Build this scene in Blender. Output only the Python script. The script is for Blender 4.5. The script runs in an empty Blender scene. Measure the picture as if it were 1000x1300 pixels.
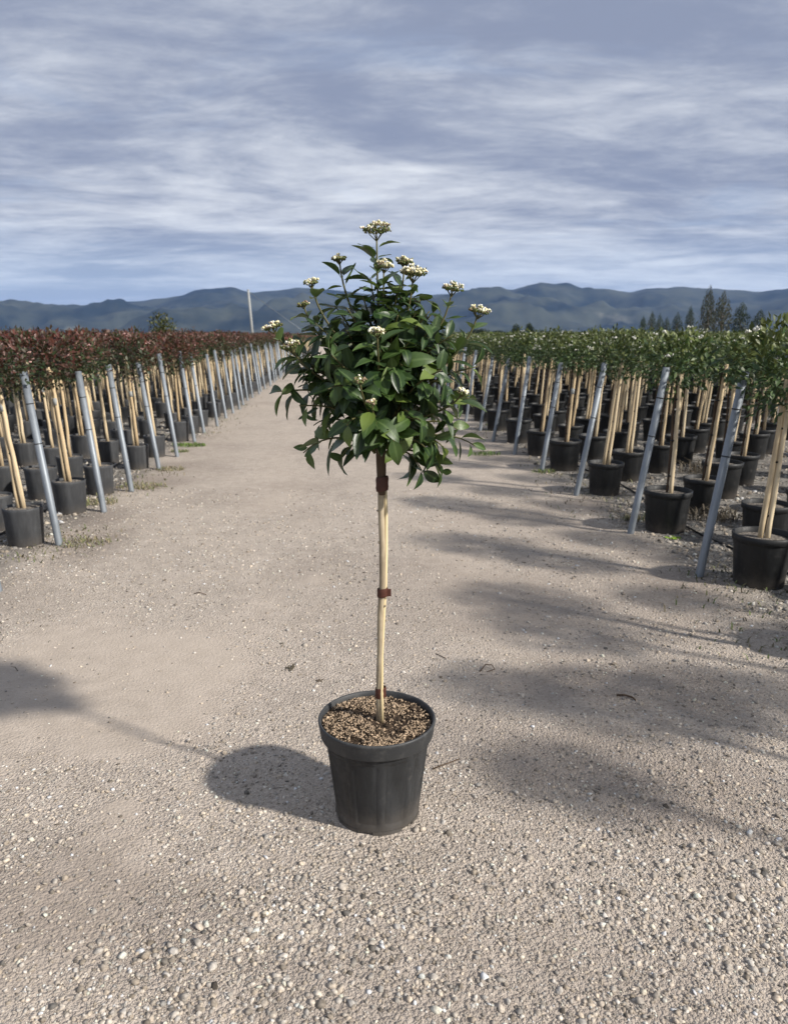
import bpy, math, random
import numpy as np
from mathutils import Vector, Matrix, Quaternion

rng = np.random.default_rng(7)
random.seed(7)
R = math.radians
sc = bpy.context.scene
col = sc.collection

# ------------------------------------------------------------------ camera
FPX, CX, CY, PITCH, CAMZ = 970.0, 500.0, 650.0, R(13.06), 1.5
cam = bpy.data.cameras.new('camera')
cam.sensor_fit = 'HORIZONTAL'; cam.sensor_width = 36.0; cam.lens = 36.0 * FPX / 1000.0
cam.clip_start = 0.05; cam.clip_end = 30000
cam.dof.use_dof = True; cam.dof.focus_distance = 2.45; cam.dof.aperture_fstop = 6.3
camo = bpy.data.objects.new('camera', cam); col.objects.link(camo)
camo.location = (0, 0, CAMZ); camo.rotation_euler = (math.pi/2 - PITCH, 0, 0)
sc.camera = camo

# ------------------------------------------------------------------ light
SUN_DIR = Vector((0.725, -0.387, 0.568)).normalized()      # towards the sun: right, behind the camera, high
SUN_EL = math.asin(SUN_DIR.z)
SUN_AZ = math.atan2(SUN_DIR.x, SUN_DIR.y)               # clockwise from +Y
sun = bpy.data.lights.new('sun', 'SUN'); sun.energy = 5.0; sun.angle = R(2.8); sun.color = (1.0, 0.94, 0.86)
suno = bpy.data.objects.new('sun', sun); col.objects.link(suno)
suno.rotation_euler = (-SUN_DIR).to_track_quat('-Z', 'Y').to_euler(); suno.location = (3, -3, 9)
sc.view_settings.view_transform = 'Standard'; sc.view_settings.look = 'None'
sc.view_settings.exposure = 0.34; sc.view_settings.gamma = 1.0; sc.view_settings.use_curve_mapping = False
sc.cycles.use_denoising = True
sc.cycles.volume_bounces = 0; sc.cycles.max_bounces = 6; sc.cycles.transparent_max_bounces = 8

# ------------------------------------------------------------------ node helpers
class NT:
    def __init__(s, tree): s.t = tree; s.n = tree.nodes; s.l = tree.links
    def node(s, typ, **kw):
        n = s.n.new(typ)
        for k, v in kw.items(): setattr(n, k, v)
        return n
    def set(s, sock, v):
        if isinstance(v, bpy.types.NodeSocket): s.l.new(v, sock)
        elif v is not None: sock.default_value = v
    def math(s, op, a, b=None, clamp=False):
        n = s.node('ShaderNodeMath', operation=op); n.use_clamp = clamp
        s.set(n.inputs[0], a); s.set(n.inputs[1], b) if b is not None else None
        return n.outputs[0]
    def mix(s, f, a, b, blend='MIX'):
        n = s.node('ShaderNodeMix', data_type='RGBA', blend_type=blend)
        s.set(n.inputs[0], f); s.set(n.inputs[6], rgba(a)); s.set(n.inputs[7], rgba(b))
        return n.outputs[2]
    def noise(s, vec, scale, detail=4, rough=.55, dist=0.0):
        n = s.node('ShaderNodeTexNoise'); s.set(n.inputs['Vector'], vec)
        n.inputs['Scale'].default_value = scale; n.inputs['Detail'].default_value = detail
        n.inputs['Roughness'].default_value = rough; n.inputs['Distortion'].default_value = dist
        return n.outputs[0]
    def ramp(s, f, lo, hi, a=0.0, b=1.0):
        n = s.node('ShaderNodeMapRange'); n.interpolation_type = 'SMOOTHSTEP'
        s.set(n.inputs[0], f); n.inputs[1].default_value = lo; n.inputs[2].default_value = hi
        n.inputs[3].default_value = a; n.inputs[4].default_value = b
        return n.outputs[0]
    def attr(s, name): return s.node('ShaderNodeAttribute', attribute_name=name)
    def obj(s): return s.node('ShaderNodeTexCoord').outputs['Object']
    def mapping(s, vec, scale=(1, 1, 1), rot=(0, 0, 0), loc=(0, 0, 0)):
        n = s.node('ShaderNodeMapping'); s.set(n.inputs[0], vec)
        n.inputs[1].default_value = loc; n.inputs[2].default_value = rot; n.inputs[3].default_value = scale
        return n.outputs[0]
    def bump(s, h, strength, dist):
        n = s.node('ShaderNodeBump'); s.set(n.inputs['Height'], h)
        n.inputs['Strength'].default_value = strength; n.inputs['Distance'].default_value = dist
        return n.outputs[0]
def rgba(c):
    if isinstance(c, (tuple, list)) and len(c) == 3: return (*c, 1.0)
    return c
def material(name, build):
    m = bpy.data.materials.new(name); m.use_nodes = True
    t = NT(m.node_tree); b = m.node_tree.nodes['Principled BSDF']
    build(t, b); return m
def pset(t, b, color=None, rough=None, normal=None, spec=None, metal=None):
    if color is not None: t.set(b.inputs['Base Color'], rgba(color))
    if rough is not None: t.set(b.inputs['Roughness'], rough)
    if normal is not None: t.set(b.inputs['Normal'], normal)
    if spec is not None: t.set(b.inputs['Specular IOR Level'], spec)
    if metal is not None: t.set(b.inputs['Metallic'], metal)

# ------------------------------------------------------------------ sky
w = bpy.data.worlds.new('World'); sc.world = w; w.use_nodes = True
t = NT(w.node_tree); bg = w.node_tree.nodes['Background']
sky = t.node('ShaderNodeTexSky', sky_type='NISHITA'); sky.sun_disc = False
sky.sun_elevation = SUN_EL; sky.sun_rotation = SUN_AZ
sky.air_density = 1.0; sky.dust_density = 1.2; sky.ozone_density = 1.5
gen = t.node('ShaderNodeTexCoord').outputs['Generated']
sep = t.node('ShaderNodeSeparateXYZ'); t.l.new(gen, sep.inputs[0])
zz = t.math('MAXIMUM', sep.outputs[2], 0.0)
den = t.math('ADD', zz, 0.10)
comb = t.node('ShaderNodeCombineXYZ')
t.l.new(t.math('DIVIDE', sep.outputs[0], den), comb.inputs[0])
t.l.new(t.math('DIVIDE', sep.outputs[1], den), comb.inputs[1])
pl = comb.outputs[0]
SKY_LOC = (2.6, 9.4, 0)
warp = t.node('ShaderNodeVectorMath', operation='MULTIPLY_ADD')
wn = t.node('ShaderNodeTexNoise'); t.l.new(t.mapping(pl, scale=(.5, .5, 1)), wn.inputs['Vector']); wn.inputs['Scale'].default_value = 1.2; wn.inputs['Detail'].default_value = 3
t.l.new(wn.outputs['Color'], warp.inputs[0]); warp.inputs[1].default_value = (.6, .6, 0); t.l.new(pl, warp.inputs[2])
pw = warp.outputs[0]
p1 = t.mapping(pw, scale=(0.34, 0.46, 1), rot=(0, 0, R(14)), loc=SKY_LOC)
p2 = t.mapping(pw, scale=(0.8, 1.5, 1), rot=(0, 0, R(-24)), loc=(4.1, 2.2, 0))
p3 = t.mapping(pw, scale=(2.6, 3.8, 1), rot=(0, 0, R(-30)), loc=(1.1, 7.2, 0))
big = t.noise(p1, 1.0, 6, .55, .3)
wisps = t.noise(p2, 1.1, 9, .62, .3)
fine = t.noise(p3, 1.3, 8, .66, .2)
den_ = t.math('ADD', t.math('ADD', t.math('MULTIPLY', big, .52), t.math('MULTIPLY', wisps, .33)), t.math('MULTIPLY', fine, .15))
tone = t.ramp(den_, .42, .645)
cloud = t.mix(tone, (2.25, 2.6, 3.55), (7.1, 7.35, 7.7))         # times 0.1 below
cover = t.ramp(t.noise(p2, .8, 5, .6, .4), .30, .46, .78, 1.0)
low = t.ramp(sep.outputs[2], .035, .15, .50, 1.0)                # the cloud deck thins out low over the hills
cover = t.math('MULTIPLY', cover, low)
blue = t.mix(.75, sky.outputs[0], (4.3, 5.5, 7.6))
fin = t.mix(cover, blue, cloud)
t.l.new(fin, bg.inputs[0]); bg.inputs[1].default_value = 0.1

# ------------------------------------------------------------------ geometry of the view
cp, sp = math.cos(PITCH), math.sin(PITCH)
def ray(px, py):
    a, b = (px - CX) / FPX, (CY - py) / FPX
    return Vector((a, cp + b * sp, -sp + b * cp))
def gp(px, py, z=0.0):                      # the point of the ground (or of height z) under a pixel
    v = ray(px, py); k = (z - CAMZ) / v.z
    return Vector((v.x * k, v.y * k, z))
def at(px, py, Y):                          # the point at distance Y ahead
    v = ray(px, py); k = Y / v.y
    return Vector((v.x * k, Y, CAMZ + v.z * k))
ROAD = R(4.15)
U = Vector((-math.sin(ROAD), math.cos(ROAD), 0)); N = Vector((math.cos(ROAD), math.sin(ROAD), 0))
def st(s, t_): p = U * s + N * t_; return Vector((p.x, p.y, 0))

def vhash(ix, iy, seed):
    h = (ix * 374761393 + iy * 668265263 + seed * 1442695041) & 0x7fffffff
    h = ((h ^ (h >> 13)) * 1274126177) & 0x7fffffff
    return ((h ^ (h >> 16)) & 0xffff) / 65535.0
def vnoise(x, y, seed=0):
    x = np.asarray(x, float); y = np.asarray(y, float)
    ix = np.floor(x).astype(np.int64); iy = np.floor(y).astype(np.int64)
    fx = x - ix; fy = y - iy; fx = fx*fx*(3-2*fx); fy = fy*fy*(3-2*fy)
    a = vhash(ix, iy, seed); b = vhash(ix+1, iy, seed); c = vhash(ix, iy+1, seed); d = vhash(ix+1, iy+1, seed)
    return a*(1-fx)*(1-fy) + b*fx*(1-fy) + c*(1-fx)*fy + d*fx*fy
def fbm(x, y, oct=4, seed=0):
    v = 0; a = .5; tot = 0
    for o in range(oct):
        v = v + a * vnoise(x, y, seed + o*17); tot += a; a *= .5; x = x*2.03; y = y*2.03
    return v / tot
def sstep(e0, e1, x):
    q = np.clip((x - e0) / (e1 - e0), 0, 1); return q*q*(3-2*q)

# ------------------------------------------------------------------ mesh helpers
def mesh_np(name, V, F, mat=None, smooth=False, attrs=None, colors=None):
    """F: (n,3) or (n,4) index array"""
    V = np.asarray(V, np.float32); F = np.asarray(F, np.int32); k = F.shape[1]
    me = bpy.data.meshes.new(name)
    me.vertices.add(len(V)); me.vertices.foreach_set('co', V.ravel())
    me.loops.add(F.size); me.loops.foreach_set('vertex_index', F.ravel())
    me.polygons.add(len(F))
    me.polygons.foreach_set('loop_start', np.arange(0, F.size, k, dtype=np.int32))
    if smooth: me.polygons.foreach_set('use_smooth', np.ones(len(F), bool))
    me.update(calc_edges=True); me.validate()
    for an, vals in (attrs or {}).items():
        a = me.attributes.new(an, 'FLOAT', 'POINT'); a.data.foreach_set('value', np.asarray(vals, np.float32))
    for an, vals in (colors or {}).items():
        a = me.attributes.new(an, 'FLOAT_COLOR', 'POINT')
        c = np.ones((len(V), 4), np.float32); c[:, :3] = vals; a.data.foreach_set('color', c.ravel())
    if mat: me.materials.append(mat)
    return me
class MB:
    """collects verts / polygons of ONE piece"""
    def __init__(s): s.v = []; s.f = []; s.sm = []
    def add(s, vs, fs, smooth=True):
        o = len(s.v); s.v += [tuple(v) for v in vs]
        for f in fs: s.f.append(tuple(i + o for i in f)); s.sm.append(smooth)
        return s
    def tube(s, pts, rad, n=8, cap=True, smooth=True):
        pts = [Vector(p) for p in pts]; m = len(pts)
        if not hasattr(rad, '__len__'): rad = [rad] * m
        vs = []; prev = None
        for i, p in enumerate(pts):
            d = (pts[min(i+1, m-1)] - pts[max(i-1, 0)]).normalized()
            if prev is None:
                a = d.orthogonal().normalized()
            else:
                a = (prev - d * prev.dot(d)); a = a.normalized() if a.length > 1e-6 else d.orthogonal().normalized()
            prev = a; b = d.cross(a)
            for k in range(n):
                q = 2*math.pi*k/n; vs.append(p + (a*math.cos(q) + b*math.sin(q)) * rad[i])
        fs = []
        for i in range(m-1):
            for k in range(n):
                fs.append((i*n+k, i*n+(k+1) % n, (i+1)*n+(k+1) % n, (i+1)*n+k))
        o = len(s.v); s.add(vs, fs, smooth)
        if cap:
            s.f.append(tuple(o+k for k in reversed(range(n)))); s.sm.append(False)
            s.f.append(tuple(o+(m-1)*n+k for k in range(n))); s.sm.append(False)
        return s
    def lathe(s, prof, n=32, fn=None, smooth=True, close=False):
        vs = []; m = len(prof)
        for i, (r, z) in enumerate(prof):
            for k in range(n):
                q = 2*math.pi*k/n; rr = r if fn is None else fn(r, z, q, i)
                vs.append((rr*math.cos(q), rr*math.sin(q), z))
        fs = []
        for i in range(m-1 + (1 if close else 0)):
            j = (i+1) % m
            for k in range(n): fs.append((i*n+k, i*n+(k+1) % n, j*n+(k+1) % n, j*n+k))
        s.add(vs, fs, smooth); return s
    def box(s, c, d):
        x, y, z = c; a, b, e = d[0]/2, d[1]/2, d[2]/2
        vs = [(x+i*a, y+j*b, z+k*e) for i in (-1, 1) for j in (-1, 1) for k in (-1, 1)]
        return s.add(vs, [(0,1,3,2), (4,6,7,5), (0,4,5,1), (2,3,7,6), (0,2,6,4), (1,5,7,3)], False)
    def mesh(s, name, mat):
        me = bpy.data.meshes.new(name); me.from_pydata(s.v, [], s.f)
        me.polygons.foreach_set('use_smooth', s.sm); me.materials.append(mat); me.update()
        return me
def link(name, me, parent=None, loc=None, kind=None, label=None, cat=None, group=None):
    o = bpy.data.objects.new(name, me); col.objects.link(o)
    if parent: o.parent = parent
    if loc is not None: o.location = loc
    if kind: o['kind'] = kind
    if label: o['label'] = label
    if cat: o['category'] = cat
    if group: o['group'] = group
    return o
def thing(name, label, cat, loc=(0, 0, 0), group=None):
    return link(name, None, None, loc, None, label, cat, group)

ICO_V = None
def ico():
    p = (1+5**.5)/2
    v = np.array([(-1,p,0),(1,p,0),(-1,-p,0),(1,-p,0),(0,-1,p),(0,1,p),(0,-1,-p),(0,1,-p),(p,0,-1),(p,0,1),(-p,0,-1),(-p,0,1)], float)
    v /= np.linalg.norm(v[0])
    f = np.array([(0,11,5),(0,5,1),(0,1,7),(0,7,10),(0,10,11),(1,5,9),(5,11,4),(11,10,2),(10,7,6),(7,1,8),(3,9,4),(3,4,2),(3,2,6),(3,6,8),(3,8,9),(4,9,5),(2,4,11),(6,2,10),(8,6,7),(9,8,1)])
    return v, f
ICO_V, ICO_F = ico()
def rot_z_tilt(n, tilt):
    """n random rotation matrices: spin about z, then a small tilt"""
    a = rng.uniform(0, 2*np.pi, n); bx = rng.normal(0, tilt, n); by = rng.normal(0, tilt, n)
    ca, sa = np.cos(a), np.sin(a); Z = np.zeros((n, 3, 3)); Z[:, 0, 0] = ca; Z[:, 0, 1] = -sa; Z[:, 1, 0] = sa; Z[:, 1, 1] = ca; Z[:, 2, 2] = 1
    cx_, sx_ = np.cos(bx), np.sin(bx); X = np.zeros((n, 3, 3)); X[:, 0, 0] = 1; X[:, 1, 1] = cx_; X[:, 1, 2] = -sx_; X[:, 2, 1] = sx_; X[:, 2, 2] = cx_
    cy_, sy_ = np.cos(by), np.sin(by); Y = np.zeros((n, 3, 3)); Y[:, 1, 1] = 1; Y[:, 0, 0] = cy_; Y[:, 0, 2] = sy_; Y[:, 2, 0] = -sy_; Y[:, 2, 2] = cy_
    return X @ Y @ Z
def stones(name, P, size, flat, colr, mat, tilt=.35, elong=(.7, 1.35)):
    """many angular stones in one mesh; P centres (n,3), size (n)"""
    n = len(P); base = ICO_V[None] * (1 + rng.uniform(-.40, .36, (n, 12, 1)))
    base = base * np.stack([rng.uniform(*elong, n), rng.uniform(.75, 1.1, n), flat], 1)[:, None, :]
    base = np.einsum('nij,nkj->nki', rot_z_tilt(n, tilt), base) * size[:, None, None] + P[:, None, :]
    F = (ICO_F[None] + (np.arange(n) * 12)[:, None, None]).reshape(-1, 3)
    return mesh_np(name, base.reshape(-1, 3), F, mat, False, colors={'tint': np.repeat(colr, 12, 0)})

# ------------------------------------------------------------------ materials
def m_ground(t, b):
    o = t.obj()
    field = t.attr('field').outputs['Fac']; shade_dirt = t.attr('shade_dirt').outputs['Fac']; silt = t.attr('silt').outputs['Fac']
    n1 = t.noise(o, 1.3, 6, .6); n2 = t.noise(o, 9, 5, .6); n3 = t.noise(o, 75, 4, .65); n4 = t.noise(o, 320, 2, .6)
    vor = t.node('ShaderNodeTexVoronoi'); t.set(vor.inputs['Vector'], o); vor.inputs['Scale'].default_value = 95
    vor2 = t.node('ShaderNodeTexVoronoi'); t.set(vor2.inputs['Vector'], o); vor2.inputs['Scale'].default_value = 230
    c = t.mix(t.ramp(n1, .3, .7), (.450, .382, .318), (.350, .293, .243))
    c = t.mix(t.ramp(n2, .35, .72), c, (.510, .436, .368))
    gr = t.mix(vor.outputs['Color'], (.24, .21, .18), (.64, .585, .51))
    coarse = t.math('MULTIPLY', t.math('SUBTRACT', 1.0, silt), .55)
    c = t.mix(coarse, c, t.mix(.6, c, gr))
    spk = t.math('MULTIPLY', t.ramp(n3, .56, .72), t.math('SUBTRACT', 1.0, silt))
    c = t.mix(t.math('MULTIPLY', spk, .75), c, (.12, .098, .08))
    spk2 = t.math('MULTIPLY', t.ramp(n4, .58, .75), t.math('SUBTRACT', 1.0, t.math('MULTIPLY', silt, .6)))
    c = t.mix(t.math('MULTIPLY', spk2, .55), c, (.14, .115, .095))
    c = t.mix(t.math('MULTIPLY', silt, .62), c, t.mix(t.ramp(n3, .35, .65), (.395, .342, .285), (.330, .285, .236)))
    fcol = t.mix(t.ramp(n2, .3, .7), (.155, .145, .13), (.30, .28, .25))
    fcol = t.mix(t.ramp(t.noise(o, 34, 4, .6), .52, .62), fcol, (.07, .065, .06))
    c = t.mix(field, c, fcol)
    dn = t.math('MULTIPLY', shade_dirt, t.ramp(n2, .15, .6, .55, 1.0))  # painted tree shade and edge dirt darken the ground colour
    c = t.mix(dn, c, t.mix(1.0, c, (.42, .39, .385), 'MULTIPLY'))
    h = t.math('ADD', t.math('MULTIPLY', vor.outputs['Distance'], -.7), t.math('ADD', t.math('MULTIPLY', n3, .8), t.math('MULTIPLY', vor2.outputs['Distance'], -.35)))
    h = t.math('MULTIPLY', h, t.math('SUBTRACT', 1.0, t.math('MULTIPLY', silt, .75)))
    pset(t, b, c, t.math('SUBTRACT', .95, t.math('MULTIPLY', shade_dirt, .12)), t.bump(h, .9, .012), .25)
M_ground = material('gravel_track', m_ground)
def m_plain(t, b):
    o = t.obj(); c = t.mix(t.ramp(t.noise(o, .02, 5), .35, .65), (.10, .11, .05), (.20, .19, .11))
    pset(t, b, c, .95, None, .2)
M_plain = material('far_fields', m_plain)
def tinted(name, rough=.9, spec=.3, amount=.25, scale=140):
    def f(t, b):
        a = t.attr('tint').outputs['Color']; n = t.noise(t.obj(), scale, 3)
        pset(t, b, t.mix(amount, a, t.mix(t.ramp(n, .3, .7), (.35, .35, .35), (1.4, 1.4, 1.4)), 'MULTIPLY'), rough, None, spec)
    return material(name, f)
M_stone = tinted('gravel_stones', .92, .25, .5)
M_chip = tinted('bark_chips', .9, .2, .4, 300)
def plastic(name, c1, c2, rough=.55, streak=True):
    def f(t, b):
        o = t.obj(); n = t.noise(t.mapping(o, (14, 14, 2.2)), 1.5, 6, .65); d = t.noise(o, 22, 5, .7)
        sepz = t.node('ShaderNodeSeparateXYZ'); t.l.new(o, sepz.inputs[0])
        dust = t.ramp(t.math('ADD', sepz.outputs[2], t.math('MULTIPLY', d, .10)), .03, .16, 1.0, 0.0)   # splashed mud low on the pot
        c = t.mix(t.ramp(n, .42, .7), c1, c2)
        c = t.mix(t.math('MULTIPLY', dust, .6), c, (.12, .105, .09))
        c = t.mix(t.math('MULTIPLY', t.ramp(d, .56, .75), .35), c, (.11, .10, .09))
        pset(t, b, c, t.ramp(d, .3, .7, rough-.1, rough+.15), t.bump(t.noise(o, 60, 3), .12, .004), .4)
    return material(name, f)
M_pot = plastic('charcoal_plastic', (.018, .019, .020), (.036, .038, .040), .55)
M_pot_black = plastic('black_plastic', (.010, .011, .012), (.020, .021, .022), .55)
M_pot_grey = plastic('grey_plastic', (.040, .042, .045), (.065, .068, .072), .62)
def m_rim(t, b):
    o = t.obj(); d = t.noise(o, 30, 5, .7)
    pset(t, b, t.mix(t.ramp(d, .45, .75), (.034, .036, .038), (.068, .068, .066)), t.ramp(d, .3, .7, .5, .68), None, .4)
M_rim = material('charcoal_rim', m_rim)
def wood(name, a, b_, sc_=(40, 40, 3), knots=True):
    def f(t, b):
        o = t.obj(); n = t.noise(t.mapping(o, sc_), 1.0, 6, .65); n2 = t.noise(o, 7, 4, .6)
        c = t.mix(t.ramp(n, .32, .7), a, b_); c = t.mix(t.math('MULTIPLY', t.ramp(n2, .55, .75), .5), c, tuple(x*.5 for x in a))
        pset(t, b, c, .7, t.bump(n, .25, .003), .3)
    return material(name, f)
M_stem = wood('pale_bark', (.25, .20, .135), (.46, .385, .265), (30, 30, 9))
M_stake = wood('bamboo', (.58, .47, .26), (.72, .60, .37))
def m_stakes(t, b):
    o = t.obj(); r = t.node('ShaderNodeObjectInfo').outputs['Random']
    n = t.noise(t.mapping(o, (60, 60, 4)), 1.0, 5, .6)
    c = t.mix(r, (.74, .62, .42), (.58, .44, .26)); c = t.mix(t.ramp(n, .35, .75), c, t.mix(.55, c, (.22, .15, .09)))
    pset(t, b, c, .7, t.bump(n, .2, .003), .3)
M_stakes = material('stake_wood', m_stakes)
M_bark = wood('dark_bark', (.055, .035, .022), (.12, .08, .05))
M_bark_far = wood('far_bark', (.07, .055, .04), (.13, .10, .075), (8, 8, 1))
def m_tape(t, b):
    n = t.noise(t.obj(), 90, 3); pset(t, b, t.mix(n, (.050, .017, .011), (.10, .034, .021)), .5, None, .4)
M_tape = material('brown_tape', m_tape)
def m_black(t, b): pset(t, b, t.mix(t.noise(t.obj(), 40), (.008, .008, .008), (.025, .025, .025)), .6, None, .3)
M_black = material('black_rubber', m_black)
def m_galv(t, b):
    o = t.obj(); n = t.noise(t.mapping(o, (18, 18, 5)), 1.2, 6, .65); r = t.node('ShaderNodeObjectInfo').outputs['Random']
    c = t.mix(t.ramp(n, .3, .7), (.19, .215, .24), (.29, .32, .35)); c = t.mix(t.math('MULTIPLY', r, .35), c, (.16, .18, .20))
    c = t.mix(t.math('MULTIPLY', t.ramp(t.noise(o, 9, 5, .7), .58, .75), .45), c, (.15, .12, .095))
    pset(t, b, c, t.ramp(n, .3, .7, .42, .62), None, .45, .35)
M_galv = material('galvanised_steel', m_galv)
def m_leaf(t, b):
    r = t.node('ShaderNodeObjectInfo').outputs['Random']; o = t.node('ShaderNodeNewGeometry')
    n = t.noise(o.outputs['Position'], 14, 3); rib = t.attr('rib').outputs['Fac']
    f = t.math('ADD', t.math('MULTIPLY', r, .5), t.math('MULTIPLY', n, .5))
    c = t.mix(t.ramp(f, .2, .8), (.013, .034, .009), (.060, .108, .022))
    c = t.mix(t.math('MULTIPLY', t.ramp(rib, .72, .98), .6), c, (.11, .17, .055))
    c = t.mix(t.math('MULTIPLY', t.ramp(r, .80, .98), .8), c, (.13, .175, .032))
    c = t.mix(o.outputs['Backfacing'], c, t.mix(.5, c, (.13, .19, .08)))
    vn = t.noise(o.outputs['Position'], 90, 2)
    pset(t, b, c, t.ramp(n, .3, .7, .38, .52), t.bump(vn, .15, .004), .5)
    tr = t.node('ShaderNodeBsdfTranslucent'); t.set(tr.inputs[0], t.mix(.5, c, (.16, .26, .03)))
    ms = t.node('ShaderNodeMixShader'); ms.inputs[0].default_value = .13
    out = [x for x in t.n if x.type == 'OUTPUT_MATERIAL'][0]
    t.l.new(b.outputs[0], ms.inputs[1]); t.l.new(tr.outputs[0], ms.inputs[2]); t.l.new(ms.outputs[0], out.inputs[0])
M_leaf = material('glossy_leaf', m_leaf)
def m_crown(t, b):
    a = t.attr('tint').outputs['Color']; r = t.node('ShaderNodeObjectInfo').outputs['Random']
    c = t.mix(1.0, a, t.mix(r, (.8, .8, .8), (1.2, 1.2, 1.2)), 'MULTIPLY')
    pset(t, b, c, .5, None, .4)
    tr = t.node('ShaderNodeBsdfTranslucent'); t.set(tr.inputs[0], t.mix(.3, c, (.16, .2, .04)))
    ms = t.node('ShaderNodeMixShader'); ms.inputs[0].default_value = .12
    out = [x for x in t.n if x.type == 'OUTPUT_MATERIAL'][0]
    t.l.new(b.outputs[0], ms.inputs[1]); t.l.new(tr.outputs[0], ms.inputs[2]); t.l.new(ms.outputs[0], out.inputs[0])
M_crown = material('crown_leaves', m_crown)
M_flower = tinted('florets', .6, .3, .1)
def m_twig(t, b): pset(t, b, t.mix(t.noise(t.obj(), 30), (.075, .085, .03), (.12, .10, .045)), .6, None, .3)
M_twig = material('green_shoot', m_twig)
def m_soil(t, b):
    n = t.noise(t.obj(), 60, 5, .7); pset(t, b, t.mix(t.ramp(n, .4, .65), (.022, .015, .010), (.085, .058, .038)), .95, t.bump(n, .8, .01), .2)
M_soil = material('potting_soil', m_soil)
def m_soil_far(t, b):
    n = t.noise(t.obj(), 60, 5, .7); pset(t, b, t.mix(t.ramp(n, .4, .65), (.08, .07, .06), (.27, .24, .205)), .95, t.bump(n, .8, .01), .2)
M_soil_far = material('gritty_soil', m_soil_far)
def m_hill(t, b):
    o = t.obj(); n = t.noise(o, .0035, 8, .6); n2 = t.noise(o, .0012, 5, .6)
    sepz = t.node('ShaderNodeSeparateXYZ'); t.l.new(o, sepz.inputs[0])
    c = t.mix(t.ramp(n, .35, .65), (.010, .016, .015), (.058, .064, .046))
    c = t.mix(t.math('MULTIPLY', t.ramp(n2, .57, .66), t.ramp(sepz.outputs[2], 90, 150, 1.0, 0.0)), c, (.26, .25, .20))
    pset(t, b, c, .95, None, .1)
M_hill = material('wooded_hills', m_hill)
def m_grass(t, b):
    a = t.attr('tint').outputs['Color']; pset(t, b, a, .6, None, .3)
M_grass = material('grass_blades', m_grass)
def m_concrete(t, b): pset(t, b, t.mix(t.noise(t.obj(), 3, 5), (.27, .28, .27), (.38, .39, .38)), .85, None, .2)
M_concrete = material('pale_concrete', m_concrete)

# ------------------------------------------------------------------ ground
LF = [(132,651),(167,624),(202,596),(225,580),(247,560),(259,549),(276,541),(287,531),(296,525),(304,520)]   # feet of the grey posts
RF = [(887,733),(800,677),(731,629),(687,598),(653,577)]
Lst = [(gp(*p).dot(U), gp(*p).dot(N)) for p in LF]; Rst = [(gp(*p).dot(U), gp(*p).dot(N)) for p in RF]
TL = sum(a[1] for a in Lst)/len(Lst); TR = sum(a[1] for a in Rst)/len(Rst)
print('edges', TL, TR, [round(a[0], 2) for a in Lst], [round(a[1], 2) for a in Lst], [round(a[0], 2) for a in Rst], [round(a[1], 2) for a in Rst])

def height(x, y):
    return (fbm(x*.9, y*.9, 3, 5) - .5)*.030 + (fbm(x*6, y*6, 3, 9) - .5)*.012
def blob(x, y, pts, e=.35):
    """union of soft ellipses given as pixel centre + pixel radii on the ground"""
    m = np.zeros_like(x)
    wx = (fbm(x*5, y*5, 4, 31) - .5)*.34; wy = (fbm(x*5+9, y*5+3, 4, 41) - .5)*.34
    for (px, py, rx, ry, k) in pts:
        c = gp(px, py); a = (gp(px+rx, py) - c).length; bb = (gp(px, py-ry) - c).length
        q = np.sqrt(((x + wx*a*1.6 - c.x)/a)**2 + ((y + wy*bb*1.6 - c.y)/bb)**2)
        m = np.maximum(m, k*(1 - sstep(1-e, 1+e, q)))
    return m
SHADE_DIRT = [(720,965,170,45,.40),(860,1010,120,55,.45),(600,930,70,30,.25),(760,868,150,26,.35),(880,880,60,30,.35),(840,790,70,16,.3),(120,690,40,20,.5),(190,612,50,9,.5),(125,658,45,12,.55),(230,590,30,5,.4),(860,740,60,18,.45),(760,640,40,10,.4)]  # right of the pot: row-tree shade painted into the ground; left edge: dirt
SILT = [(185,868,125,66,.95),(60,860,120,70,.9),(120,1115,70,70,.6),(152,1030,26,16,.95),(40,1180,80,80,.5),(400,735,16,8,.8),(300,800,60,20,.4)]
def masks(x, y):
    tt = x*N.x + y*N.y
    nz = (fbm(x*1.6, y*1.6, 4, 61) - .5)*.5
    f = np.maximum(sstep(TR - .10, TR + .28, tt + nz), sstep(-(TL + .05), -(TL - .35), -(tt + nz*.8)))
    lane = np.maximum(np.exp(-((tt + nz*.5 + .62)/.34)**2), np.exp(-((tt + nz*.5 - .80)/.34)**2))*sstep(2.6, 4.0, y)*.55*sstep(.3, .55, fbm(x*.8, y*.5, 3, 71))
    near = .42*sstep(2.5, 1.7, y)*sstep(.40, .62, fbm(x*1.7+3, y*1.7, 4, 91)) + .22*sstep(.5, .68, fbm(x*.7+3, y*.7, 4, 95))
    return f, np.maximum(blob(x, y, SHADE_DIRT, .55), near), np.maximum(blob(x, y, SILT, .3), lane)
def axis(lo, hi, near, d0, grow):
    pos = [near]; d = d0
    while pos[-1] < hi: pos.append(pos[-1] + d); d *= grow
    neg = [near]; d = d0
    while neg[-1] > lo: neg.append(neg[-1] - d); d *= grow
    return np.array(sorted(set(neg + pos)))
ax = axis(-45, 60, 0, .022, 1.018); ay = axis(-6, 110, 2.2, .022, 1.018)
GX, GY = np.meshgrid(ax, ay); gx, gy = GX.ravel(), GY.ravel()
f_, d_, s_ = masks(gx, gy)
gz = height(gx, gy)*(1 - .7*s_)
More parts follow.
